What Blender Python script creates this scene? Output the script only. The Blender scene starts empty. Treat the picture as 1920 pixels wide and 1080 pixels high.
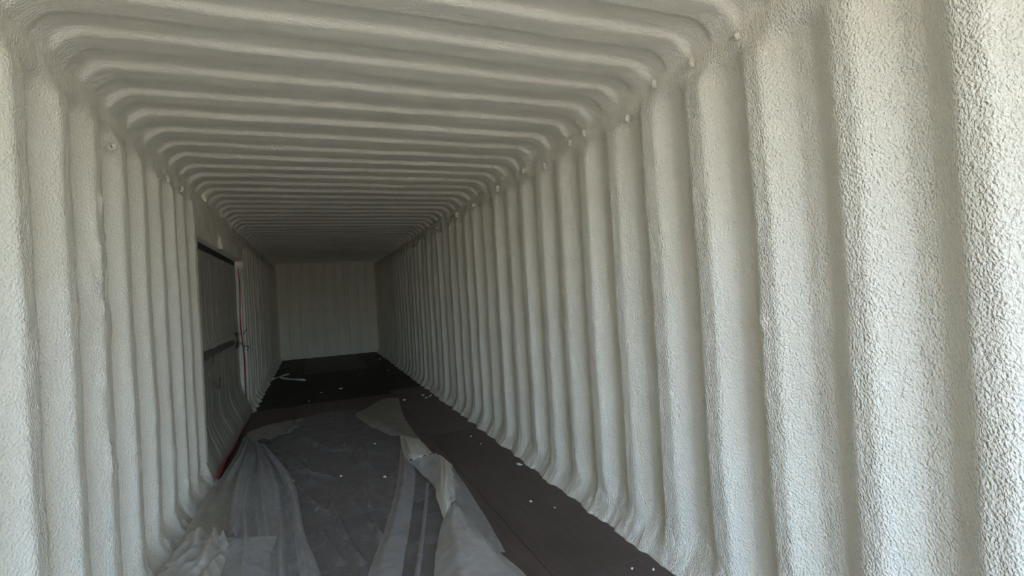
import bpy, math, random
import numpy as np
from mathutils import Matrix, Vector

# ------------------------------------------------------------------ camera
FPX = 957.0
YAW, PITCH, ROLL = math.radians(21.4), math.radians(0.5), math.radians(-3.4)
CAM_H = 1.16
sc = bpy.context.scene
col = sc.collection
_f = Vector((math.sin(YAW)*math.cos(PITCH), math.cos(YAW)*math.cos(PITCH), math.sin(PITCH)))
_r = Vector((math.cos(YAW), -math.sin(YAW), 0))
_u = _r.cross(_f)
_r2 = _r*math.cos(ROLL) + _u*math.sin(ROLL)
_u2 = -_r*math.sin(ROLL) + _u*math.cos(ROLL)
cd = bpy.data.cameras.new('camera')
cd.sensor_width = 36.0
cd.lens = FPX/1920.0*36.0
cd.clip_start = 0.05
cam = bpy.data.objects.new('camera', cd)
col.objects.link(cam)
M = Matrix(((_r2.x, _u2.x, -_f.x), (_r2.y, _u2.y, -_f.y), (_r2.z, _u2.z, -_f.z))).to_4x4()
M.translation = (0, 0, CAM_H)
cam.matrix_world = M
sc.camera = cam

# ------------------------------------------------------------------ daylight
OPEN_Y = -1.60            # the open door end of the container, behind the camera
world = bpy.data.worlds.new('sky')
sc.world = world
world.use_nodes = True
wn = world.node_tree.nodes
wl = world.node_tree.links
wn.clear()
sky = wn.new('ShaderNodeTexSky')
sky.sky_type = 'NISHITA'
sky.sun_disc = False
sky.sun_elevation = math.radians(34.6)
sky.sun_rotation = math.radians(-83)
sky.air_density = 1.0
sky.dust_density = 1.2
sky.ozone_density = 3.5
bg = wn.new('ShaderNodeBackground')
bg.inputs['Strength'].default_value = 0.46
wo = wn.new('ShaderNodeOutputWorld')
wl.new(sky.outputs[0], bg.inputs[0])
wl.new(bg.outputs[0], wo.inputs[0])

sd = bpy.data.lights.new('sun', 'SUN')
sd.energy = 5.2
sd.angle = math.radians(0.6)
sd.color = (1.0, 0.93, 0.82)
sun = bpy.data.objects.new('sun', sd)
col.objects.link(sun)
sun.rotation_euler = Vector((-0.82, 0.10, 0.57)).to_track_quat('Z', 'Y').to_euler()
sun.location = (-6, 2, 9)

pd = bpy.data.lights.new('doorway_portal', 'AREA')
pd.shape = 'RECTANGLE'
pd.size, pd.size_y = 2.1, 2.2
pd.cycles.is_portal = True
portal = bpy.data.objects.new('doorway_portal', pd)
col.objects.link(portal)
portal.location = (0.31, OPEN_Y-0.02, 1.08)
portal.rotation_euler = (math.radians(90), 0, 0)

sc.view_settings.view_transform = 'Standard'
sc.view_settings.look = 'None'
sc.view_settings.gamma = 1.0
sc.view_settings.use_curve_mapping = False
sc.view_settings.exposure = 2.16
sc.cycles.max_bounces = 18
sc.cycles.diffuse_bounces = 18
sc.cycles.transparent_max_bounces = 16

# ------------------------------------------------------------------ helpers
rng = np.random.default_rng(7)
random.seed(7)
_perm = rng.permutation(4096)
_grad = rng.normal(size=(4096, 3))
_grad /= np.linalg.norm(_grad, axis=1)[:, None]

def pnoise(P):
    """gradient noise, P (...,3), about -0.7..0.7"""
    P = np.asarray(P, float)
    i = np.floor(P).astype(np.int64)
    f = P - i
    w = f*f*f*(f*(f*6-15)+10)
    out = 0
    for dx in (0, 1):
        for dy in (0, 1):
            for dz in (0, 1):
                h = _perm[(i[..., 0]+dx) & 4095]
                h = _perm[(h + i[..., 1]+dy) & 4095]
                h = _perm[(h + i[..., 2]+dz) & 4095]
                g = _grad[h]
                d = g[..., 0]*(f[..., 0]-dx) + g[..., 1]*(f[..., 1]-dy) + g[..., 2]*(f[..., 2]-dz)
                ww = (w[..., 0] if dx else 1-w[..., 0])*(w[..., 1] if dy else 1-w[..., 1])*(w[..., 2] if dz else 1-w[..., 2])
                out = out + ww*d
    return out

def N(x, y, z, sx, sy=None, sz=None, off=0.0):
    sy = sx if sy is None else sy
    sz = sx if sz is None else sz
    x, y, z = np.broadcast_arrays(x, y, z)
    return pnoise(np.stack([x*sx+off, y*sy+off*1.7, z*sz+off*0.6], -1))

def smooth(e0, e1, x):
    t = np.clip((x-e0)/(e1-e0), 0, 1)
    return t*t*(3-2*t)

def mesh_obj(name, verts, faces, mat=None, parent=None, shade=True):
    me = bpy.data.meshes.new(name)
    me.from_pydata([tuple(v) for v in verts], [], [tuple(f) for f in faces])
    me.update()
    if shade:
        me.polygons.foreach_set('use_smooth', [True]*len(me.polygons))
    if mat:
        me.materials.append(mat)
    o = bpy.data.objects.new(name, me)
    col.objects.link(o)
    o.parent = parent
    return o

def grid_obj(name, P, mat=None, parent=None, keep=None, flip=False):
    """P (n,m,3) grid -> one smooth mesh; keep (n-1,m-1) bool drops cells"""
    n, m = P.shape[:2]
    idx = np.arange(n*m).reshape(n, m)
    a, b, c, d = idx[:-1, :-1], idx[1:, :-1], idx[1:, 1:], idx[:-1, 1:]
    F = np.stack([a, d, c, b] if flip else [a, b, c, d], -1)
    F = F[keep] if keep is not None else F.reshape(-1, 4)
    V = P.reshape(-1, 3)
    used = np.zeros(len(V), bool)
    used[F.ravel()] = True
    remap = np.cumsum(used)-1
    V = V[used]
    F = remap[F]
    me = bpy.data.meshes.new(name)
    me.vertices.add(len(V))
    me.vertices.foreach_set('co', V.astype(np.float32).ravel())
    me.loops.add(F.size)
    me.loops.foreach_set('vertex_index', F.astype(np.int32).ravel())
    me.polygons.add(len(F))
    me.polygons.foreach_set('loop_start', np.arange(0, F.size, 4, dtype=np.int32))
    me.polygons.foreach_set('loop_total', np.full(len(F), 4, dtype=np.int32))
    me.polygons.foreach_set('use_smooth', np.ones(len(F), bool))
    me.update(calc_edges=True)
    me.validate()
    if mat:
        me.materials.append(mat)
    o = bpy.data.objects.new(name, me)
    col.objects.link(o)
    o.parent = parent
    return o

def box_geo(c, s):
    cx, cy, cz = c
    hx, hy, hz = s[0]/2, s[1]/2, s[2]/2
    v = [(cx+a*hx, cy+b*hy, cz+d*hz) for a in (-1, 1) for b in (-1, 1) for d in (-1, 1)]
    f = [(0, 1, 3, 2), (4, 6, 7, 5), (0, 4, 5, 1), (2, 3, 7, 6), (0, 2, 6, 4), (1, 5, 7, 3)]
    return v, f

def bevel_box(name, c, s, bev, mat, parent=None):
    v, f = box_geo((0, 0, 0), s)
    o = mesh_obj(name, v, f, mat, parent, shade=False)
    o.location = c
    if bev:
        m = o.modifiers.new('bevel', 'BEVEL')
        m.width = bev
        m.segments = 2
    return o

def empty(name, loc):
    o = bpy.data.objects.new(name, None)
    o.empty_display_size = 0.1
    o.location = loc
    col.objects.link(o)
    return o

def tag(o, label=None, cat=None, group=None, kind=None):
    if label: o['label'] = label
    if cat: o['category'] = cat
    if group: o['group'] = group
    if kind: o['kind'] = kind
    return o

def tube(name, pts, r, mat, parent=None, seg=8):
    pts = [Vector(p) for p in pts]
    rad = r if isinstance(r, (list, tuple)) else [r]*len(pts)
    V, F = [], []
    for i, p in enumerate(pts):
        t = (pts[min(i+1, len(pts)-1)] - pts[max(i-1, 0)]).normalized()
        a = t.cross(Vector((0.13, 0.27, 0.95))).normalized()
        b = t.cross(a)
        for k in range(seg):
            an = 2*math.pi*k/seg
            V.append(p + (a*math.cos(an) + b*math.sin(an))*rad[i])
    for i in range(len(pts)-1):
        for k in range(seg):
            F.append((i*seg+k, i*seg+(k+1) % seg, (i+1)*seg+(k+1) % seg, (i+1)*seg+k))
    F.append(tuple(reversed(range(seg))))
    F.append(tuple(range((len(pts)-1)*seg, len(pts)*seg)))
    return mesh_obj(name, V, F, mat, parent)

# ------------------------------------------------------------------ materials
def new_mat(name):
    m = bpy.data.materials.new(name)
    m.use_nodes = True
    nt = m.node_tree
    return m, nt, nt.nodes, nt.links, nt.nodes['Principled BSDF']

def ramp(n, a, b, ca, cb):
    r = n.new('ShaderNodeValToRGB')
    r.color_ramp.elements[0].position = a
    r.color_ramp.elements[1].position = b
    r.color_ramp.elements[0].color = (*ca, 1)
    r.color_ramp.elements[1].color = (*cb, 1)
    return r

def noise_node(n, l, vec, scale, detail=3, rough=0.55, dist=0.0):
    t = n.new('ShaderNodeTexNoise')
    t.inputs['Scale'].default_value = scale
    t.inputs['Detail'].default_value = detail
    t.inputs['Roughness'].default_value = rough
    t.inputs['Distortion'].default_value = dist
    if vec is not None:
        l.new(vec, t.inputs['Vector'])
    return t

def foam_mat(name, c1, c2, bump=0.8, rough=0.5):
    """sprayed closed-cell foam: cream skin with an orange-peel stipple"""
    m, nt, n, l, b = new_mat(name)
    tc = n.new('ShaderNodeTexCoord')
    v = tc.outputs['Object']
    big = noise_node(n, l, v, 2.2, 4, 0.6)
    cr = ramp(n, 0.35, 0.68, c1, c2)
    l.new(big.outputs['Fac'], cr.inputs['Fac'])
    l.new(cr.outputs[0], b.inputs['Base Color'])
    b.inputs['Roughness'].default_value = rough
    b.inputs['Specular IOR Level'].default_value = 0.35
    mp = n.new('ShaderNodeMapping')
    mp.inputs['Rotation'].default_value = (math.radians(35), 0, 0)
    mp.inputs['Scale'].default_value = (1.0, 1.15, 0.85)
    l.new(v, mp.inputs['Vector'])
    st = noise_node(n, l, mp.outputs[0], 150, 1.5, 0.5, 0.0)
    md = noise_node(n, l, v, 24, 2.0, 0.5)
    b1 = n.new('ShaderNodeBump')
    b1.inputs['Strength'].default_value = bump
    b1.inputs['Distance'].default_value = 0.0095
    l.new(st.outputs['Fac'], b1.inputs['Height'])
    b2 = n.new('ShaderNodeBump')
    b2.inputs['Strength'].default_value = bump*0.5
    b2.inputs['Distance'].default_value = 0.012
    l.new(md.outputs['Fac'], b2.inputs['Height'])
    l.new(b1.outputs[0], b2.inputs['Normal'])
    l.new(b2.outputs[0], b.inputs['Normal'])
    return m

FOAM = foam_mat('sprayed_foam', (0.885, 0.832, 0.71), (0.93, 0.884, 0.785), 1.0, 0.52)
FOAM_SMOOTH = foam_mat('sprayed_foam_smoother', (0.885, 0.832, 0.71), (0.93, 0.884, 0.785), 0.65, 0.48)
FOAM_CUT = foam_mat('cut_foam', (0.82, 0.80, 0.72), (0.88, 0.86, 0.80), 0.5, 0.8)

def ply_mat(name, c1, c2, rough=0.5):
    m, nt, n, l, b = new_mat(name)
    tc = n.new('ShaderNodeTexCoord')
    v = tc.outputs['Object']
    oi = n.new('ShaderNodeObjectInfo')
    mp = n.new('ShaderNodeMapping')
    mp.inputs['Scale'].default_value = (14.0, 1.4, 1.0)
    l.new(v, mp.inputs['Vector'])
    grain = noise_node(n, l, mp.outputs[0], 3.0, 6, 0.65, 0.6)
    blot = noise_node(n, l, v, 2.1, 5, 0.62, 0.3)
    mx = n.new('ShaderNodeMix')
    mx.inputs['Factor'].default_value = 0.6
    l.new(grain.outputs['Fac'], mx.inputs['A'])
    l.new(blot.outputs['Fac'], mx.inputs['B'])
    cr = ramp(n, 0.32, 0.72, c1, c2)
    l.new(mx.outputs['Result'], cr.inputs['Fac'])
    hs = n.new('ShaderNodeHueSaturation')
    mr = n.new('ShaderNodeMapRange')
    mr.inputs['To Min'].default_value = 0.75
    mr.inputs['To Max'].default_value = 1.25
    l.new(oi.outputs['Random'], mr.inputs['Value'])
    l.new(mr.outputs[0], hs.inputs['Value'])
    l.new(cr.outputs[0], hs.inputs['Color'])
    l.new(hs.outputs[0], b.inputs['Base Color'])
    rr = n.new('ShaderNodeMapRange')
    rr.inputs['To Min'].default_value = rough-0.08
    rr.inputs['To Max'].default_value = rough+0.2
    l.new(blot.outputs['Fac'], rr.inputs['Value'])
    l.new(rr.outputs[0], b.inputs['Roughness'])
    b.inputs['Specular IOR Level'].default_value = 0.35
    bp = n.new('ShaderNodeBump')
    bp.inputs['Strength'].default_value = 0.25
    bp.inputs['Distance'].default_value = 0.003
    l.new(grain.outputs['Fac'], bp.inputs['Height'])
    l.new(bp.outputs[0], b.inputs['Normal'])
    return m

PLY = ply_mat('dark_plywood', (0.085, 0.064, 0.057), (0.17, 0.135, 0.122))
PLY_LIGHT = ply_mat('worn_plywood', (0.075, 0.060, 0.050), (0.13, 0.105, 0.09))
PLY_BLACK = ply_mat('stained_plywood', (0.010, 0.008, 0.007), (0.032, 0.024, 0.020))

def film_mat(name, colr, op_lo, op_hi, rough=0.28, scale=9.0, gloss=0.35, bump=0.35):
    """polythene film: clear carrier, milky scatter and a soft gloss"""
    m, nt, n, l, b = new_mat(name)
    out = n['Material Output']
    tc = n.new('ShaderNodeTexCoord')
    v = tc.outputs['Object']
    a = noise_node(n, l, v, scale, 5, 0.65, 1.2)
    mr = n.new('ShaderNodeMapRange')
    mr.inputs['From Min'].default_value = 0.3
    mr.inputs['From Max'].default_value = 0.75
    mr.inputs['To Min'].default_value = op_lo
    mr.inputs['To Max'].default_value = op_hi
    l.new(a.outputs['Fac'], mr.inputs['Value'])
    df = n.new('ShaderNodeBsdfDiffuse')
    df.inputs['Color'].default_value = (*colr, 1)
    tl = n.new('ShaderNodeBsdfTranslucent')
    tl.inputs['Color'].default_value = (*colr, 1)
    ms = n.new('ShaderNodeMixShader')
    ms.inputs[0].default_value = 0.35
    l.new(df.outputs[0], ms.inputs[1])
    l.new(tl.outputs[0], ms.inputs[2])
    tr = n.new('ShaderNodeBsdfTransparent')
    mx = n.new('ShaderNodeMixShader')
    l.new(mr.outputs[0], mx.inputs[0])
    l.new(tr.outputs[0], mx.inputs[1])
    l.new(ms.outputs[0], mx.inputs[2])
    gl = n.new('ShaderNodeBsdfGlossy')
    gl.inputs['Roughness'].default_value = rough
    fr = n.new('ShaderNodeFresnel')
    fr.inputs['IOR'].default_value = 1.5
    fm = n.new('ShaderNodeMath')
    fm.operation = 'MULTIPLY'
    fm.inputs[1].default_value = gloss
    l.new(fr.outputs[0], fm.inputs[0])
    mg = n.new('ShaderNodeMixShader')
    l.new(fm.outputs[0], mg.inputs[0])
    l.new(mx.outputs[0], mg.inputs[1])
    l.new(gl.outputs[0], mg.inputs[2])
    bn = noise_node(n, l, v, 26.0, 3, 0.6, 1.5)
    bp = n.new('ShaderNodeBump')
    bp.inputs['Strength'].default_value = bump
    bp.inputs['Distance'].default_value = 0.006
    l.new(bn.outputs['Fac'], bp.inputs['Height'])
    for s in (df, tl, gl, fr):
        l.new(bp.outputs[0], s.inputs['Normal'])
    l.new(mg.outputs[0], out.inputs['Surface'])
    return m

FILM_CLEAR = film_mat('clear_film', (0.82, 0.83, 0.86), 0.17, 0.33, bump=0.15)
FILM_VEIL = film_mat('film_two_layers', (0.84, 0.845, 0.86), 0.36, 0.58)
FILM_MILK = film_mat('film_many_layers', (0.85, 0.85, 0.84), 0.55, 0.82)
FILM_FOAMED = film_mat('film_with_overspray', (0.90, 0.88, 0.81), 0.9, 0.99, 0.4)
FILM_CREAM = film_mat('film_with_thin_overspray', (0.87, 0.85, 0.78), 0.55, 0.85, 0.35)
FILM_DUSTY = film_mat('dusty_film', (0.70, 0.67, 0.58), 0.45, 0.68)
FILM_DOOR = film_mat('door_film', (0.90, 0.87, 0.77), 0.76, 0.95, 0.25, 7.0, 0.45)

def plain_mat(name, c, rough=0.5, metal=0.0, var=0.25, scale=18):
    m, nt, n, l, b = new_mat(name)
    tc = n.new('ShaderNodeTexCoord')
    t = noise_node(n, l, tc.outputs['Object'], scale, 4)
    lo = tuple(x*(1-var) for x in c)
    hi = tuple(min(1, x*(1+var)) for x in c)
    cr = ramp(n, 0.3, 0.7, lo, hi)
    l.new(t.outputs['Fac'], cr.inputs['Fac'])
    l.new(cr.outputs[0], b.inputs['Base Color'])
    b.inputs['Roughness'].default_value = rough
    b.inputs['Metallic'].default_value = metal
    return m

RED_TAPE = plain_mat('red_tape', (0.42, 0.06, 0.05), 0.4)
DOOR_GREY = plain_mat('grey_door_paint', (0.34, 0.33, 0.30), 0.45)
DARK_STEEL = plain_mat('dark_steel', (0.05, 0.05, 0.045), 0.5, 0.3)
BAR_GREY = plain_mat('grimy_lock_bar', (0.13, 0.125, 0.115), 0.55)
JAMB_WHITE = plain_mat('white_trim', (0.62, 0.60, 0.54), 0.5, 0.0, 0.1)
WIRE = plain_mat('tie_wire', (0.30, 0.29, 0.27), 0.4, 0.6)
YARD = plain_mat('pale_gravel', (0.37, 0.31, 0.23), 0.9, 0.0, 0.2, 3.0)
STEEL_RUST = plain_mat('painted_steel', (0.16, 0.10, 0.07), 0.6, 0.2)

# ------------------------------------------------------------------ setting
A, B = 1.363, 0.735         # right and left foam faces (mid corrugation), camera at X = 0
END_Y = 12.0
CEIL = CAM_H + 0.915
RAIL = CAM_H + 0.80         # where wall foam turns into the ceiling foam
PIT, YD = 0.2783, 0.716     # corrugation pitch and phase
CPIT, CYD = 0.2400, 1.755
nrib = 60
jit = {k: rng.uniform(-1, 1, (nrib, 4)) for k in ('r', 'l', 'c')}

def corrug(Y, pitch, y0, J, wob, k=1.9, sf=1.0):
    """-1 in the grooves, +1 on the foam ribs; each rib a little different"""
    q = (Y - y0 + wob)/pitch
    i = np.floor(q).astype(int)
    t = q - i
    ii = np.clip(i+4, 0, nrib-1)
    sharp = k*(1 + 0.22*J[ii, 1])
    ph = t + 0.03*J[ii, 0]*np.sin(math.pi*t)
    c = 0.0
    soft = sf*(0.030 + 0.012*J[ii, 2])
    for o_, w_ in ((-1.0, 0.2), (-0.5, 0.2), (0.0, 0.2), (0.5, 0.2), (1.0, 0.2)):   # a trapezoid with rounded corners
        q_ = ph - 0.752 + o_*soft
        tri = 1 - 4*np.abs(q_ - np.round(q_))
        c = c + w_*np.clip(tri*sharp, -1, 1)
    return c*(1 + 0.16*J[ii, 3]*np.sin(math.pi*t))

def wall_disp(Y, Z, side, blobs=()):
    """inward push of the foam face"""
    s = 0.0 if side == 'r' else 37.3
    wob = 0.012*N(s, Y, Z, 1.0, 1.1, 1.6, 3.1+s) + 0.004*N(s, Y, Z, 1.0, 5.0, 5.0, 8.1+s)
    c = corrug(Y, PIT, YD if side == 'r' else YD-0.015, jit[side], wob, 2.15)
    top = 1 - smooth(CAM_H+0.70, CAM_H+0.765, Z + 0.04*N(s, Y, 0*Z, 1, 3.2, 1, 5.5+s))
    low = smooth(0.03, 0.20, Z + 0.06*N(s, Y, 0*Z, 1, 2.6, 1, 9.5+s))
    d = 0.0275*c*top*(0.25+0.75*low)
    d += 0.010*(1-top)
    foot = np.clip(1 - Z/(0.17 + 0.05*N(s, Y, 0*Z, 1, 4.0, 1, 2.2+s)), 0, 1)
    d += (0.078 + 0.030*N(s, Y, 0*Z, 1, 6.5, 1, 4.4+s) + 0.018*N(s, Y, 0*Z, 1, 21, 1, 6.4+s))*foot**1.9
    d += 0.007*N(s, Y, Z, 1, 3.2, 2.0, 1.3+s) + 0.004*N(s, Y, Z, 1, 11, 6, 7.7+s)
    near = 0.0028*N(s, Y, Z, 1, 34, 26, 11.9+s)
    lump = 0.016*np.maximum(N(s, Y, Z, 1, 19, 19, 13.1+s), 0)*np.clip(foot*2.2, 0, 1)
    rail = 0.018*np.maximum(N(s, Y, Z, 1, 9, 14, 15.7+s), -0.1)*(1-top)
    d += near + lump + rail
    for (by, bz, r, hgt, st) in blobs:
        d += hgt*np.exp(-((Y-by)/r)**2 - ((Z-bz)/(r*st))**2)
    return d

Ys = np.concatenate([np.arange(OPEN_Y, 4.5, 0.0098), np.arange(4.5, END_Y+0.08, 0.0135)])
Zs = np.concatenate([np.linspace(-0.01, 0.26, 28), np.linspace(0.28, RAIL+0.02, 76)])

# right wall
YY, ZZ = np.meshgrid(Ys, Zs, indexing='ij')
blobs_r = [(2.42, 0.72, 0.022, 0.010, 1.6), (1.24, 1.02, 0.02, 0.012, 1.0), (1.30, 0.92, 0.016, 0.008, 1.2)]
for k in range(40):
    blobs_r.append((rng.uniform(1.2, 7), rng.uniform(0.05, 0.9)**1.3, rng.uniform(0.007, 0.016), rng.uniform(0.003, 0.008), rng.uniform(1, 2.5)))
D = wall_disp(YY, ZZ, 'r', blobs_r)
wall_right = grid_obj('wall_right', np.stack([A - D, YY, ZZ], -1), FOAM)
tag(wall_right, kind='structure')

# left wall with the opening of the side door
DY0, DY1, DZ = 4.03, 6.34, CAM_H + 0.52
Yl = np.concatenate([Ys[Ys < DY0-0.012], [DY0-0.010, DY0-0.004, DY0, DY0+0.001], Ys[(Ys > DY0+0.012) & (Ys < DY1-0.012)], [DY1-0.001, DY1, DY1+0.004, DY1+0.010], Ys[Ys > DY1+0.012]])
Zl = np.concatenate([Zs[Zs < DZ-0.012], [DZ-0.001, DZ, DZ+0.006], Zs[Zs > DZ+0.016]])
YL, ZL = np.meshgrid(Yl, Zl, indexing='ij')
blobs_l = []
for k in range(55):   # foam drips beside the third rib
    z = rng.uniform(0.55, 1.62)
    blobs_l.append((2.30 + 0.10*rng.normal() - 0.02*(z-1), z, rng.uniform(0.006, 0.014), rng.uniform(0.004, 0.011), rng.uniform(1.2, 4)))
for k in range(60):
    blobs_l.append((rng.uniform(1.7, 4), rng.uniform(0.02, 0.8), rng.uniform(0.006, 0.018), rng.uniform(0.003, 0.010), rng.uniform(1, 3)))
DL = wall_disp(YL, ZL, 'l', blobs_l)
# plain lumpy foam over the door head
head = smooth(DY0-0.02, DY0+0.06, YL)*(1-smooth(DY1+0.05, DY1+0.14, YL))*smooth(DZ-0.25, DZ, ZL)
hd = 0.012 + 0.022*N(3.3, YL, ZL, 1, 5, 6, 2.0) + 0.016*np.maximum(N(7.3, YL, ZL, 1, 14, 12, 4.0), 0)
step = 0.030*smooth(4.95, 4.99, YL)*(1-smooth(DZ+0.10, DZ+0.16, ZL))
DL = DL*(1-head) + (hd + step)*head
inside = (YL > DY0+0.0005) & (YL < DY1-0.0005) & (ZL < DZ-0.0005)
DL = np.where(inside, -0.13, DL)
ci = inside[:-1, :-1] & inside[1:, :-1] & inside[1:, 1:] & inside[:-1, 1:]
wall_left = grid_obj('wall_left', np.stack([-B + DL, YL, ZL], -1), FOAM_SMOOTH, keep=~ci, flip=True)
tag(wall_left, kind='structure')

# ceiling: a wide sheet that curves down to both wall rails
RX, RZ = 0.11, CEIL - RAIL
th = np.linspace(-0.10, math.pi/2, 22)
secR = [(A - RX*(1-math.cos(max(t, 0))) , RAIL + (RZ*math.sin(t) if t > 0 else t*0.4), max(t, 0)) for t in th]
secL = [(-B + RX*(1-math.cos(max(t, 0))), RAIL + (RZ*math.sin(t) if t > 0 else t*0.4), max(t, 0)) for t in th]
xs = np.linspace(secL[-1][0], secR[-1][0], 46)[1:-1]
S = [(x, z, t) for x, z, t in secL] + [(x, CEIL, math.pi/2) for x in xs] + [(x, z, t) for x, z, t in reversed(secR)]
SX = np.array([s[0] for s in S]); SZ = np.array([s[1] for s in S]); ST = np.array([s[2] for s in S])
nx = np.where(SX > (A-B)/2, -np.cos(ST), np.cos(ST)); nz = -np.sin(ST)
YC, SXg = np.meshgrid(Ys, SX, indexing='ij')
STg = np.broadcast_to(ST, YC.shape); SZg = np.broadcast_to(SZ, YC.shape)
wob = 0.018*N(SXg, YC, 5.5, 0.9, 1.0, 1, 1.9) + 0.005*N(SXg, YC, 5.5, 3.0, 4.0, 1, 4.9)
cc = corrug(YC, CPIT, CYD - 0.5*CPIT, jit['c'], wob, 5.5, 0.5)
fade = smooth(0.10, 0.80, STg + 0.25*N(SXg*0, YC, 2.2, 1, 3.0, 1, 8.2))
DC = 0.0095*cc*fade
DC += 0.008*N(SXg, YC, 1.1, 1.6, 2.4, 1, 6.1) + 0.005*N(SXg, YC, 1.1, 5, 10, 1, 2.7) + 0.0022*N(SXg, YC, 1.1, 20, 32, 1, 3.7)
DC += 0.018*np.maximum(N(SXg, YC, SZg, 9, 9, 14, 15.7), -0.1)*(1-fade)
# at the rails the ceiling foam runs into the wall foam without a step
wj = smooth(0.0, 0.45, STg)
WD = np.where(SXg > (A-B)/2, wall_disp(YC, SZg, 'r'), wall_disp(YC, SZg, 'l'))
DC = wj*DC + (1-wj)*(WD - 0.0006*(STg <= 0))
ceil = grid_obj('ceiling', np.stack([SXg + nx*DC, YC, SZg + nz*DC], -1), FOAM_SMOOTH, flip=True)
tag(ceil, kind='structure')

# end wall
Xb = np.arange(-B-0.06, A+0.065, 0.012)
Zb = np.concatenate([np.linspace(-0.01, 0.22, 20), np.linspace(0.25, CEIL+0.05, 60)])
XB, ZB = np.meshgrid(Xb, Zb, indexing='ij')
qb = (XB + 0.80 + 0.012*N(XB, 0.3, ZB, 2, 1, 2, 3.3))/0.232
tb = qb - np.floor(qb)
gb = np.exp(-((tb-0.5)/0.13)**2)
DB = 0.02 - 0.045*gb + 0.010*N(XB, 4.4, ZB, 3, 1, 2, 1.8) + 0.004*N(XB, 4.4, ZB, 14, 1, 9, 5.8)
DB += (0.06 + 0.03*N(XB, 4.4, 0*ZB, 7, 1, 1, 2.8))*np.clip(1 - ZB/0.15, 0, 1)**1.8
DB += 0.05*(smooth(A-0.14, A+0.02, XB) + 1-smooth(-B-0.02, -B+0.12, XB)) + 0.04*smooth(CEIL-0.14, CEIL, ZB)
wall_back = grid_obj('wall_back', np.stack([XB, END_Y + 0.02 - DB, ZB], -1), FOAM, flip=False)
tag(wall_back, kind='structure')

# floor: steel base with plywood panels laid on it
bx, bf = box_geo((0.31, 5.24, -0.075), (2.7, 13.8, 0.09))
floor = mesh_obj('floor', bx, bf, STEEL_RUST, shade=False)
tag(floor, kind='structure')
colx = [-1.00, -0.20, 0.85, 1.62]
rows = [[OPEN_Y-0.02, 1.30, 3.72, 6.40, 9.00, 12.10], [OPEN_Y-0.02, 0.55, 2.95, 6.46, 9.18, 12.10], [OPEN_Y-0.02, 1.85, 4.30, 6.70, 9.60, 12.10]]
for ci_, (x0, x1) in enumerate(zip(colx[:-1], colx[1:])):
    for ri, (y0, y1) in enumerate(zip(rows[ci_][:-1], rows[ci_][1:])):
        g = 0.0009
        dz = rng.uniform(-0.0012, 0.0012)
        mat = PLY
        if ci_ == 1 and ri == 4: mat = PLY_LIGHT
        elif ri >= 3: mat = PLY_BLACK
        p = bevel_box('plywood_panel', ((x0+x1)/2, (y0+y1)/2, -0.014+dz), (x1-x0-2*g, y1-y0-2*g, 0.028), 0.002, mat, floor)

# the yard outside the open end
v, f = box_geo((0.31, OPEN_Y-20.0, -0.35), (80, 40.0, 0.1))
yard = mesh_obj('ground', v, f, YARD, shade=False)
tag(yard, kind='structure')

# foam-coated lashing rings along the top rails
def lashing_ring(y, z, x, side, tilt, sc_=1.0):
    """a half ring standing off the rail, swollen with foam; a dark hole stays in it"""
    n1, n2 = 14, 8
    P = []
    R1, R2 = 0.0125*sc_, 0.0085*sc_
    for i in range(n1):
        a = 2*math.pi*i/n1
        for j in range(n2):
            b = 2*math.pi*j/n2
            rr = R2*(1 + 0.35*math.sin(a*2+tilt*5) + 0.15*math.sin(b*3+a))
            q = Vector(((R1+rr*math.cos(b))*math.cos(a), rr*math.sin(b), (R1+rr*math.cos(b))*math.sin(a)))
            P.append(q)
    F = [(i*n2+j, ((i+1) % n1)*n2+j, ((i+1) % n1)*n2+(j+1) % n2, i*n2+(j+1) % n2) for i in range(n1) for j in range(n2)]
    par = wall_right if side > 0 else wall_left
    o = mesh_obj('lashing_ring', P, F, FOAM, par)
    o.location = (x, y, z)
    o.rotation_euler = (0.25*tilt, 0.5*side, tilt + side*0.9)
    hv, hf = [], []
    for k in range(10):
        an = 2*math.pi*k/10
        hv.append((0.006*sc_*math.cos(an), -0.001, 0.006*sc_*math.sin(an)))
    hv.append((0, 0.006, 0))
    hf = [(k, (k+1) % 10, 10) for k in range(10)]
    h = mesh_obj('ring_hole', hv, hf, DARK_STEEL, o)
    return o
RINGS_R = [(1.263, 1.955), (1.477, 1.962), (1.694, 1.970), (1.892, 1.895), (2.272, 1.950), (2.422, 1.945), (2.746, 1.901), (3.07, 1.955), (3.584, 1.945),
           (4.2, 1.93), (4.75, 1.94), (5.6, 1.93)]
for i, (y, z) in enumerate(RINGS_R):
    lashing_ring(y, z, A-0.028, 1, rng.uniform(-0.6, 0.6), rng.uniform(0.8, 1.15))
for i, (y, z) in enumerate([(2.44, 1.83), (3.30, 1.90), (3.62, 1.91)]):
    lashing_ring(y, z, -B+0.028, -1, rng.uniform(-0.6, 0.6), rng.uniform(0.8, 1.1))

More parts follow.
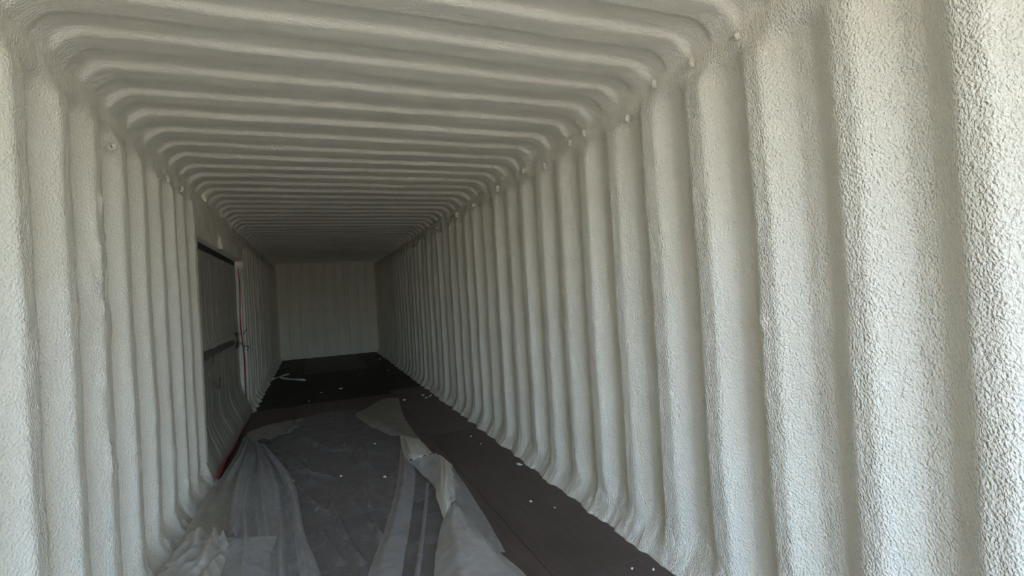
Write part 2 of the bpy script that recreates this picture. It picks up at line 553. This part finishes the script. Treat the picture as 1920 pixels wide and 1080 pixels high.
# ------------------------------------------------------------------ side door under masking film
bxv, bxf = box_geo((0, 0, 0), (0.05, DY1-DY0+0.20, DZ+0.10))
door = mesh_obj('door_1', bxv, bxf, DOOR_GREY, shade=False)
door.location = (-B-0.135, (DY0+DY1)/2, (DZ+0.10)/2)
tag(door, kind='structure')
def door_part(name, lo, hi, bev, mat):
    c = [(a+b)/2 for a, b in zip(lo, hi)]
    o = bevel_box(name, [c[k]-door.location[k] for k in range(3)], [b-a for a, b in zip(lo, hi)], bev, mat, door)
    return o
hb = door_part('header_rail', (-0.842, DY0+0.002, DZ-0.05), (-0.775, DY1-0.002, DZ+0.004), 0.006, DARK_STEEL)
tag(hb, 'dark steel rail across the top of the door')
js = door_part('jamb_strip', (-0.80, DY1-0.035, 0.02), (-0.722, DY1+0.012, DZ-0.055), 0.006, JAMB_WHITE)
sill = door_part('door_sill', (-0.84, DY0+0.002, 0.0), (-0.70, DY1-0.002, 0.022), 0.004, DARK_STEEL)
lb = door_part('lock_bar', (-0.838, 4.15, 0.795), (-0.742, 5.95, 0.860), 0.016, BAR_GREY)
lh = door_part('lock_handle', (-0.835, 5.84, 0.76), (-0.730, 5.93, 0.92), 0.012, DARK_STEEL)

mf = empty('masking_film', (-0.70, 5.15, 0.0))
tag(mf, 'grey plastic film masking the side door in the left wall, edged with red tape', 'plastic film')
fy = np.linspace(DY0-0.02, DY1-0.05, 260)
fz = np.linspace(0.025, DZ-0.055, 90)
FY, FZ = np.meshgrid(fy, fz, indexing='ij')
flare = (1 - smooth(0.0, 0.40, FZ))**1.4
FX = -0.772 + 0.108*flare
FX += (0.010*N(2.2, FY, FZ, 1, 7, 0.8, 3.9) + 0.014*N(2.2, FY, FZ, 1, 19, 1.1, 6.2) + 0.004*N(2.2, FY, FZ, 1, 45, 3, 6.2))*smooth(0.03, 0.15, FZ)
bulge = np.exp(-((FZ-0.86)/0.11)**2)
FX += bulge*(0.014 + 0.018*N(2.2, FY, FZ, 1, 17, 6, 1.2))
FX += 0.03*np.exp(-((FZ-0.85)/0.09)**2 - ((FY-5.87)/0.09)**2)
loc = np.array([-0.70, 5.15, 0.0])
FY2 = FY - 0.13*flare*(1-smooth(DY0, DY0+0.8, FY))
film = grid_obj('film', np.stack([FX, FY2, FZ], -1)-loc, FILM_DOOR, mf, flip=True)
# red tape down the far edge and along the foot
def ribbon(name, pts, half, mat, parent, nrm):
    pts = [Vector(p) for p in pts]
    nrm = Vector(nrm)
    V, F = [], []
    for i, p in enumerate(pts):
        t = (pts[min(i+1, len(pts)-1)] - pts[max(i-1, 0)]).normalized()
        s_ = t.cross(nrm).normalized()*half*(1+0.15*math.sin(i*1.7))
        nn = s_.cross(t).normalized()*0.0012
        for q in (p-s_-nn, p+s_-nn, p+s_+nn, p-s_+nn):
            V.append(q - Vector(loc))
    for i in range(len(pts)-1):
        for k in range(4):
            F.append((i*4+k, i*4+(k+1) % 4, i*4+4+(k+1) % 4, i*4+4+k))
    F += [(3, 2, 1, 0), tuple(len(V)-4+k for k in range(4))]
    return mesh_obj(name, V, F, mat, parent)
tp = [(-0.738-0.006*math.sin(i*0.9)+0.022*(1-i/14)**3, 6.285-0.01*math.cos(i*0.7), 0.05+i*(DZ-0.13)/14) for i in range(15)]
t1 = ribbon('red_tape', tp, 0.011, RED_TAPE, mf, (1, -0.4, 0))
tag(t1, 'red tape running up the far edge of the door film')
tp = [(-0.656-0.026*i/16+0.004*math.sin(i*1.3), DY0-0.10+i*(DY1-DY0+0.02)/16, 0.034+0.008*math.sin(i*0.8)) for i in range(17)]
t2 = ribbon('red_tape', tp, 0.012, RED_TAPE, mf, (0.75, 0, 0.66))
tag(t2, 'red tape along the foot of the door film')
for (y, z, pts) in [(6.12, 0.80, [(0, 0, 0), (0.03, 0.10, -0.05), (0.05, 0.26, -0.06), (0.03, 0.36, -0.13)]),
                    (6.18, 0.86, [(0, -0.12, 0.03), (0.03, 0.0, 0.02), (0.05, 0.16, 0.07)]),
                    (4.30, 0.78, [(0, -0.06, 0.0), (0.025, 0.04, 0.01), (0.03, 0.10, -0.02), (0.02, 0.12, 0.03)]),
                    (4.40, 0.60, [(0, -0.08, 0.10), (0.02, 0.02, 0.02), (0.03, 0.14, -0.05), (0.03, 0.22, 0.02)])]:
    tube('tie_wire', [(-0.74+p[0]-loc[0], y+p[1]-loc[1], z+p[2]-loc[2]) for p in pts], 0.0045, WIRE, mf, 6)

# ------------------------------------------------------------------ the sheet of plastic on the floor
def cr_axis(P, n):
    """Catmull-Rom along axis 0, n samples"""
    P = np.asarray(P, float)
    m = len(P)
    E = np.concatenate([2*P[:1]-P[1:2], P, 2*P[-1:]-P[-2:-1]])
    u = np.linspace(0, m-1-1e-9, n)
    i = u.astype(int)
    t = (u-i).reshape(-1, *([1]*(P.ndim-1)))
    a, b, c, d = E[i], E[i+1], E[i+2], E[i+3]
    return 0.5*((2*b) + (c-a)*t + (2*a-5*b+4*c-d)*t*t + (3*b-a-3*c+d)*t*t*t)

def patch(ctrl, n, m):
    P = cr_axis(np.array(ctrl, float), n)
    return np.swapaxes(cr_axis(np.swapaxes(P, 0, 1), m), 0, 1)

FILM_C = [
    [(-0.630,5.317,0.010), (-0.263,5.562,0.012), (0.119,5.785,0.010), (0.396,5.703,0.010)],
    [(-0.544,4.823,0.010), (-0.173,4.848,0.012), (0.217,4.697,0.010), (0.620,4.343,0.012)],
    [(-0.543,4.284,0.010), (-0.116,3.882,0.014), (0.260,3.668,0.010), (0.690,3.425,0.012)],
    [(-0.501,3.322,0.010), (-0.132,3.110,0.012), (0.249,2.897,0.012), (0.670,2.705,0.010)],
    [(-0.472,2.573,0.010), (-0.147,2.400,0.012), (0.156,2.242,0.012), (0.540,2.099,0.010)],
    [(-0.445,1.543,0.010), (-0.158,1.402,0.012), (0.092,1.282,0.012), (0.463,1.154,0.010)]]
GATHER = [
    [(-0.624,5.312,0.030), (-0.580,5.114,0.050), (-0.545,4.931,0.060), (-0.524,4.884,0.050), (-0.509,4.885,0.020)],
    [(-0.599,4.381,0.040), (-0.526,4.257,0.070), (-0.456,4.249,0.060), (-0.374,4.206,0.050), (-0.289,4.068,0.020)],
    [(-0.655,3.643,0.050), (-0.529,3.596,0.070), (-0.418,3.601,0.070), (-0.282,3.604,0.060), (-0.175,3.510,0.020)],
    [(-0.660,3.136,0.060), (-0.487,3.140,0.070), (-0.375,3.119,0.060), (-0.238,3.108,0.050), (-0.123,3.068,0.020)],
    [(-0.665,2.739,0.065), (-0.451,2.800,0.070), (-0.336,2.792,0.060), (-0.206,2.757,0.050), (-0.092,2.754,0.020)],
    [(-0.665,2.430,0.065), (-0.410,2.440,0.060), (-0.297,2.402,0.050), (-0.174,2.358,0.040), (-0.026,2.331,0.015)],
    [(-0.660,1.567,0.060), (-0.347,1.556,0.050), (-0.239,1.519,0.040), (-0.100,1.466,0.030), (0.056,1.418,0.012)]]
S_LEFT = [
    [(-0.517,4.301,0.080), (-0.485,4.273,0.090), (-0.457,4.271,0.070)],
    [(-0.518,3.846,0.080), (-0.473,3.788,0.100), (-0.441,3.833,0.070)],
    [(-0.488,3.288,0.080), (-0.437,3.203,0.100), (-0.410,3.300,0.060)],
    [(-0.452,2.873,0.060), (-0.405,2.770,0.090), (-0.386,2.854,0.050)]]
S_RIGHT = [
    [(-0.381,4.297,0.050), (-0.343,4.185,0.070), (-0.317,4.207,0.040)],
    [(-0.265,3.793,0.050), (-0.221,3.701,0.070), (-0.196,3.758,0.030)],
    [(-0.183,3.285,0.050), (-0.151,3.210,0.070), (-0.135,3.270,0.030)],
    [(-0.141,2.733,0.040), (-0.110,2.669,0.060), (-0.091,2.735,0.020)],
    [(-0.108,2.323,0.040), (-0.066,2.281,0.050), (-0.026,2.331,0.015)],
    [(-0.052,1.679,0.030), (-0.002,1.638,0.040), (0.048,1.659,0.012)]]
S_LOW = [
    [(-0.445,2.797,0.080), (-0.340,2.728,0.090), (-0.214,2.714,0.070)],
    [(-0.443,2.629,0.070), (-0.343,2.554,0.080), (-0.237,2.541,0.060)],
    [(-0.441,2.456,0.060), (-0.344,2.385,0.070), (-0.245,2.374,0.050)],
    [(-0.427,1.675,0.050), (-0.324,1.609,0.060), (-0.215,1.586,0.040)]]
S_FOAMY = [
    [(-0.620,2.953,0.085), (-0.515,2.882,0.110), (-0.446,2.834,0.080)],
    [(-0.640,2.717,0.085), (-0.507,2.663,0.120), (-0.415,2.672,0.080)],
    [(-0.645,2.527,0.085), (-0.511,2.474,0.120), (-0.409,2.535,0.070)],
    [(-0.645,2.391,0.080), (-0.527,2.337,0.110), (-0.412,2.419,0.060)],
    [(-0.640,1.697,0.080), (-0.535,1.654,0.100), (-0.396,1.717,0.050)]]
S_DUSTY = [
    [(-0.610,3.888,0.060), (-0.562,3.959,0.070), (-0.537,4.045,0.060)],
    [(-0.630,3.468,0.075), (-0.533,3.410,0.090), (-0.494,3.498,0.070)],
    [(-0.635,3.137,0.080), (-0.512,3.085,0.100), (-0.464,3.143,0.070)],
    [(-0.630,2.824,0.080), (-0.482,2.776,0.110), (-0.443,2.844,0.070)]]
S_BACK = [
    [(-0.627,5.294,0.020), (-0.472,5.477,0.025), (-0.288,5.592,0.020), (-0.131,5.649,0.012)],
    [(-0.572,4.952,0.050), (-0.442,5.104,0.050), (-0.297,5.267,0.030), (-0.161,5.371,0.012)],
    [(-0.518,4.736,0.050), (-0.416,4.758,0.050), (-0.325,4.932,0.025), (-0.244,5.053,0.012)]]
VEIL_A = [
    [(0.569,3.985,0.030), (0.570,3.768,0.040), (0.570,3.639,0.030)],
    [(0.440,3.303,0.020), (0.491,3.262,0.040), (0.571,3.389,0.020)],
    [(0.306,2.749,0.020), (0.354,2.683,0.035), (0.414,2.688,0.020)],
    [(0.153,2.228,0.020), (0.217,2.164,0.035), (0.283,2.160,0.020)],
    [(-0.03,1.528,0.020), (0.056,1.476,0.030), (0.136,1.457,0.020)]]
VEIL_B = [
    [(0.589,3.133,0.030), (0.592,3.100,0.040), (0.606,3.122,0.030)],
    [(0.470,2.658,0.020), (0.475,2.624,0.040), (0.500,2.698,0.020)],
    [(0.329,2.136,0.020), (0.333,2.094,0.040), (0.351,2.125,0.020)],
    [(0.126,1.442,0.020), (0.135,1.422,0.030), (0.149,1.431,0.020)]]
PANEL_C = [
    [(0.593,2.597,0.080), (0.613,2.583,0.100), (0.635,2.614,0.090), (0.658,2.653,0.060)],
    [(0.534,2.498,0.050), (0.552,2.331,0.100), (0.613,2.323,0.090), (0.694,2.383,0.030)],
    [(0.468,2.306,0.040), (0.521,2.125,0.100), (0.616,2.093,0.080), (0.722,2.120,0.020)],
    [(0.396,2.061,0.040), (0.474,1.919,0.090), (0.604,1.892,0.070), (0.747,1.919,0.020)],
    [(0.227,1.387,0.030), (0.353,1.275,0.070), (0.533,1.212,0.060), (0.766,1.245,0.020)]]
PANEL_D = [
    [(0.741,3.212,0.060), (0.766,3.242,0.060), (0.802,3.288,0.040)],
    [(0.659,2.802,0.050), (0.705,2.747,0.060), (0.789,2.819,0.015)],
    [(0.570,2.464,0.030), (0.657,2.391,0.040), (0.762,2.409,0.012)],
    [(0.546,2.234,0.020), (0.636,2.164,0.030), (0.739,2.153,0.010)]]
CRUMP_1 = [
    [(0.602,4.232,0.060), (0.656,4.018,0.090), (0.738,3.942,0.050)],
    [(0.571,3.962,0.060), (0.630,3.697,0.110), (0.744,3.737,0.050)],
    [(0.554,3.740,0.050), (0.621,3.514,0.100), (0.740,3.560,0.060)],
    [(0.545,3.555,0.040), (0.624,3.480,0.080), (0.739,3.501,0.080)]]
CRUMP_2 = [
    [(0.552,3.576,0.040), (0.633,3.487,0.080), (0.731,3.445,0.100)],
    [(0.581,3.456,0.030), (0.634,3.323,0.060), (0.677,3.196,0.090)],
    [(0.600,3.251,0.030), (0.618,3.124,0.050), (0.619,2.961,0.080)],
    [(0.621,3.145,0.020), (0.610,3.003,0.040), (0.595,2.879,0.060)]]
CRUMP_3 = [
    [(0.731,3.445,0.100), (0.752,3.331,0.110), (0.799,3.303,0.050)],
    [(0.671,3.188,0.080), (0.696,3.020,0.110), (0.756,3.053,0.040)],
    [(0.596,2.896,0.060), (0.624,2.762,0.100), (0.698,2.822,0.050)],
    [(0.569,2.692,0.050), (0.597,2.632,0.080), (0.646,2.671,0.070)],
    [(0.568,2.598,0.030), (0.593,2.604,0.050), (0.630,2.641,0.070)]]
FLAP = [
    [(0.667,5.947,0.040), (0.753,5.928,0.050), (0.852,5.912,0.040)],
    [(0.491,5.648,0.030), (0.642,5.432,0.050), (0.791,5.313,0.030)],
    [(0.345,5.383,0.025), (0.552,5.011,0.050), (0.756,4.821,0.020)],
    [(0.416,4.895,0.020), (0.567,4.573,0.045), (0.748,4.304,0.020)],
    [(0.559,4.372,0.020), (0.662,4.186,0.040), (0.755,3.798,0.020)]]

sheet = empty('plastic_sheet', (0.1, 3.4, 0.0))
tag(sheet, 'large crumpled sheet of clear plastic film spread over the dark plywood floor', 'plastic sheet')
SL = np.array([0.1, 3.4, 0.0])

def seg_ridge(P, pts, w, h):
    """a crease: a thin raised line along a polyline on the floor"""
    out = np.zeros(P.shape[:2])
    for a, b in zip(pts[:-1], pts[1:]):
        a, b = np.array(a), np.array(b)
        ab = b-a
        t = np.clip(((P[..., :2]-a)@ab)/(ab@ab), 0, 1)
        d = np.linalg.norm(P[..., :2]-(a+t[..., None]*ab), axis=-1)
        out = np.maximum(out, h*np.exp(-(d/w)**2))
    return out

P = patch(FILM_C, 260, 120)
crease = [[(-0.441, 4.548), (-0.149, 3.827), (0.050, 3.595)], [(-0.295, 4.037), (-0.022, 3.080), (0.044, 2.967), (0.120, 2.483), (0.145, 2.367)],
          [(0.050, 3.120), (0.075, 2.743)], [(0.235, 3.381), (0.238, 2.935)], [(0.290, 4.246), (0.318, 3.548)], [(0.162, 4.496), (0.296, 3.680)],
          [(-0.025, 2.797), (0.058, 2.413)], [(-0.175, 4.898), (0.070, 4.228), (0.227, 4.206)], [(-0.506, 4.837), (-0.155, 4.082), (-0.048, 3.547)],
          [(0.224, 2.943), (0.245, 2.588)]]
for c in crease:
    P[..., 2] += seg_ridge(P, c, 0.014, 0.020)
P[..., 2] += 0.006*(1-np.minimum(1, 5*np.abs(N(P[..., 0], P[..., 1], 1.5, 4.5, 2.2, 1, 2.4))))**3
P[..., 2] += 0.004*np.maximum(N(P[..., 0], P[..., 1], 4.5, 9, 6, 1, 5.4), 0)
P[..., 2] = np.maximum(P[..., 2], 0.006)
grid_obj('film', P-SL, FILM_CLEAR, sheet)

def cloth(name, ctrl, n, m, mat, folds=0, famp=0.0, wr=0.006, seed=1.0, wscale=(14, 6), label=None):
    P = patch(ctrl, n, m)
    u = np.linspace(0, 1, m)[None, :]
    v_ = np.linspace(0, 1, n)[:, None]
    if folds:
        rr = np.random.default_rng(int(seed*10))
        for k in range(folds):
            uc = (k+0.5+rr.uniform(-0.25, 0.25))/folds + 0.06*np.sin(v_*rr.uniform(2, 5)+rr.uniform(0, 6))*v_
            w_ = rr.uniform(0.22, 0.42)/folds*(0.8+0.5*v_)
            hgt = famp*rr.uniform(0.5, 1.0)*(0.55+0.45*np.sin(v_*rr.uniform(3, 7)+rr.uniform(0, 6)))
            P[..., 2] += hgt*np.exp(-((u-uc)/w_)**2)*smooth(0, 0.1, v_)
        P[..., 2] -= famp*0.25
    x, y = P[..., 0], P[..., 1]
    P[..., 2] += wr*1.6*N(x, y, seed, wscale[0], wscale[1]*0.6, 1, seed) + wr*0.7*(1-np.minimum(1, 5*np.abs(N(x, y, seed, wscale[0]*0.45, wscale[1]*0.45, 1, seed+3))))**2
    P[..., 0] += wr*0.8*N(x, y, seed, 9, 9, 1, seed+7)
    P[..., 2] = np.maximum(P[..., 2], 0.012)
    o = grid_obj(name, P-SL, mat, sheet)
    if label: o['label'] = label
    return o
cloth('gathered_folds', GATHER, 200, 170, FILM_VEIL, 11, 0.085, 0.004, 2.3, (12, 5), 'milky gathered folds of the sheet along the left wall')
g2 = [[(x+0.02, y-0.05, max(z*0.55, 0.012)) for x, y, z in r[:4]] for r in GATHER]
cloth('gathered_folds', g2, 150, 80, FILM_VEIL, 5, 0.05, 0.004, 5.7, (9, 4))
cloth('fold_strip', S_LEFT, 80, 40, FILM_VEIL, 3, 0.04, 0.004, 12.3, (16, 8))
cloth('fold_strip', S_RIGHT, 110, 30, FILM_VEIL, 2, 0.02, 0.005, 13.3, (16, 8))
cloth('fold_strip', S_BACK, 60, 60, FILM_DUSTY, 4, 0.02, 0.005, 14.3, (16, 10))
cloth('folded_panel', S_LOW, 80, 50, FILM_VEIL, 2, 0.03, 0.008, 15.3, (12, 8))
cloth('crumpled_edge', S_FOAMY, 130, 70, FILM_CREAM, 4, 0.06, 0.014, 16.3, (22, 16), 'pale crumpled edge stuck to the foot of the left wall')
cloth('fold_strip', S_DUSTY, 70, 40, FILM_DUSTY, 3, 0.03, 0.008, 17.3, (16, 10))
cloth('fold_strip', VEIL_A, 120, 40, FILM_VEIL, 2, 0.015, 0.003, 3.1)
cloth('fold_strip', VEIL_B, 90, 16, FILM_VEIL, 0, 0, 0.002, 4.1)
cloth('folded_panel', PANEL_D, 90, 50, FILM_VEIL, 0, 0, 0.004, 6.1)
cloth('folded_panel', PANEL_C, 120, 90, FILM_MILK, 4, 0.035, 0.008, 7.1, (10, 7), 'white doubled panel of the sheet at its near right edge')
cloth('crumpled_edge', CRUMP_1, 60, 60, FILM_FOAMED, 6, 0.03, 0.005, 8.1, (24, 14), 'stiff crumpled edge coated with foam overspray')
cloth('crumpled_edge', CRUMP_2, 60, 40, FILM_MILK, 0, 0, 0.005, 9.1, (20, 12))
cloth('crumpled_edge', CRUMP_3, 80, 50, FILM_FOAMED, 3, 0.03, 0.008, 10.1, (20, 12))
cloth('corner_flap', FLAP, 90, 60, FILM_DUSTY, 0, 0, 0.006, 11.1, (7, 5), 'dusty corner of the sheet folded over')

# ------------------------------------------------------------------ foam scraps on the floor
def lump_mesh(name, r, seed, flat=0.7):
    import bmesh
    bm = bmesh.new()
    bmesh.ops.create_icosphere(bm, subdivisions=2, radius=r)
    for v in bm.verts:
        k = 1 + 0.9*float(pnoise(np.array([v.co.x/r*1.1+seed, v.co.y/r*1.1, v.co.z/r*1.1])))
        v.co = Vector((v.co.x*k, v.co.y*k, v.co.z*k*flat))
    zmin = min(v.co.z for v in bm.verts)
    for v in bm.verts: v.co.z -= zmin
    for f in bm.faces: f.smooth = True
    me = bpy.data.meshes.new(name)
    bm.to_mesh(me)
    bm.free()
    me.materials.append(FOAM_CUT)
    return me
lumps = [lump_mesh('foam_crumb', 0.010, 1.1), lump_mesh('foam_crumb', 0.008, 4.7), lump_mesh('foam_crumb', 0.014, 9.2, 0.5)]
def crumb(x, y, z, k, s, label, group, name='foam_crumb'):
    o = bpy.data.objects.new(name, lumps[k])
    col.objects.link(o)
    o.location = (x, y, z)
    o.rotation_euler = (0, 0, rng.uniform(0, 6.28))
    o.scale = (s*rng.uniform(0.8, 1.7), s*rng.uniform(0.8, 1.2), s)
    return tag(o, label, 'foam scrap', group)
for k, s_, x, y, lab in [
    (0, 0.6, 1.149, 4.050, 'tiny foam crumb beside the crumpled sheet edge on bare plywood, farther of two'),
    (1, 0.6, 1.157, 3.805, 'tiny foam crumb beside the crumpled sheet edge on bare plywood, nearer of two'),
    (0, 0.75, 1.060, 2.614, 'white foam crumb lying alone in the middle of the bare plywood strip'),
    (1, 0.5, 1.141, 2.481, 'faint foam crumb just right of the lone white crumb on bare plywood'),
    (0, 0.6, 1.157, 1.798, 'white foam crumb at the bottom edge of the picture, left of two'),
    (1, 0.7, 1.228, 1.752, 'white foam crumb at the bottom edge of the picture, right of two')]:
    crumb(x, y, 0.0012, k, s_, lab, 'foam crumbs beside the plastic sheet')
for s_, x, y, lab in [
    (1.3, 0.292, 7.244, 'pale foam bit in the middle of the dark floor beyond the plastic sheet'),
    (0.7, 0.043, 7.131, 'faint foam crumb left of the pale bit in mid floor beyond the sheet'),
    (0.7, -0.097, 6.610, 'faint foam crumb on black plywood just beyond the back edge of the sheet'),
    (1.3, 1.170, 10.323, 'foam scrap farthest back on the floor beside the right wall'),
    (0.9, 1.097, 8.572, 'small foam scrap near the right wall, between the farthest scrap and the cluster'),
    (0.7, 0.614, 8.328, 'dim foam crumb at the near edge of the lighter plywood panel'),
    (0.8, -0.66, 9.873, 'small foam crumb at the left wall behind the two foam strips')]:
    crumb(x, y, 0.0012, 2, s_, lab, 'foam crumbs at the dark far end')
for i, (x, y) in enumerate([(1.160, 6.058), (1.205, 5.918), (1.160, 5.874), (1.24, 5.98)]):
    crumb(x, y, 0.0012, 2, 0.9, 'white foam bit in the little cluster at the foot of the right wall', 'cluster of foam bits by the right wall')
for k, x, y, lab in [
    (0, -0.174, 3.630, 'tiny foam crumb on the plastic sheet beside its gathered folds'),
    (1, 0.405, 4.205, 'tiny foam crumb on the plastic sheet left of the crumpled edge'),
    (0, 0.373, 3.383, 'white foam crumb on the clear film left of the milky fold strip'),
    (1, 0.115, 3.557, 'tiny foam crumb in the middle of the clear film')]:
    crumb(x, y, 0.022, k, 0.8, lab, 'foam crumbs on the plastic sheet')
crumb(0.915, 5.90, 0.0012, 2, 1.3, 'white foam chip beside the folded back corner of the plastic sheet', None, 'foam_chip')
cu = [(1.245+0.022*math.cos(a)*(1-0.04*i), 3.168+0.04*math.sin(a), 0.008+0.002*i) for i, a in enumerate(np.linspace(0.4, 4.9, 12))]
o = tube('foam_curl', [Vector(p)-Vector((1.245, 3.168, 0.0)) for p in cu], [0.002+0.003*math.sin(math.pi*i/11) for i in range(12)], FOAM_CUT)
o.location = (1.225, 3.168, 0.0)
tag(o, 'white curl of trimmed foam at the foot of the right wall', 'foam scrap')

def strip(name, a, b, w, h, bend, label):
    a, b = Vector((*a, 0)), Vector((*b, 0))
    c = (a+b)/2
    n = 14
    V, F = [], []
    d = (b-a)
    s_ = Vector((-d.y, d.x, 0)).normalized()
    for i in range(n):
        t = i/(n-1)
        p = a + d*t - c + s_*bend*math.sin(math.pi*t)
        ww = w*(0.75+0.35*math.sin(t*9+bend*40))*(1.0 if 0 < i < n-1 else 0.5)
        hh = h*(0.8+0.2*math.cos(t*7))
        V += [p - s_*ww, p + s_*ww, p + s_*ww*0.8 + Vector((0, 0, hh)), p - s_*ww*0.8 + Vector((0, 0, hh))]
    for i in range(n-1):
        for k in range(4):
            F.append((i*4+k, i*4+(k+1) % 4, i*4+4+(k+1) % 4, i*4+4+k))
    F += [(3, 2, 1, 0), tuple(len(V)-4+k for k in range(4))]
    o = mesh_obj(name, V, F, FOAM_CUT)
    o.location = (c.x, c.y, 0.0015)
    return tag(o, label, 'foam scrap')
strip('foam_strip', (-0.665, 8.966), (-0.423, 9.447), 0.020, 0.022, 0.02, 'thin white foam strip pointing at the left wall, the farther of two')
strip('foam_strip', (-0.555, 9.10), (-0.168, 8.454), 0.024, 0.026, -0.03, 'thin white foam strip with a wider end, the nearer of two by the left wall')
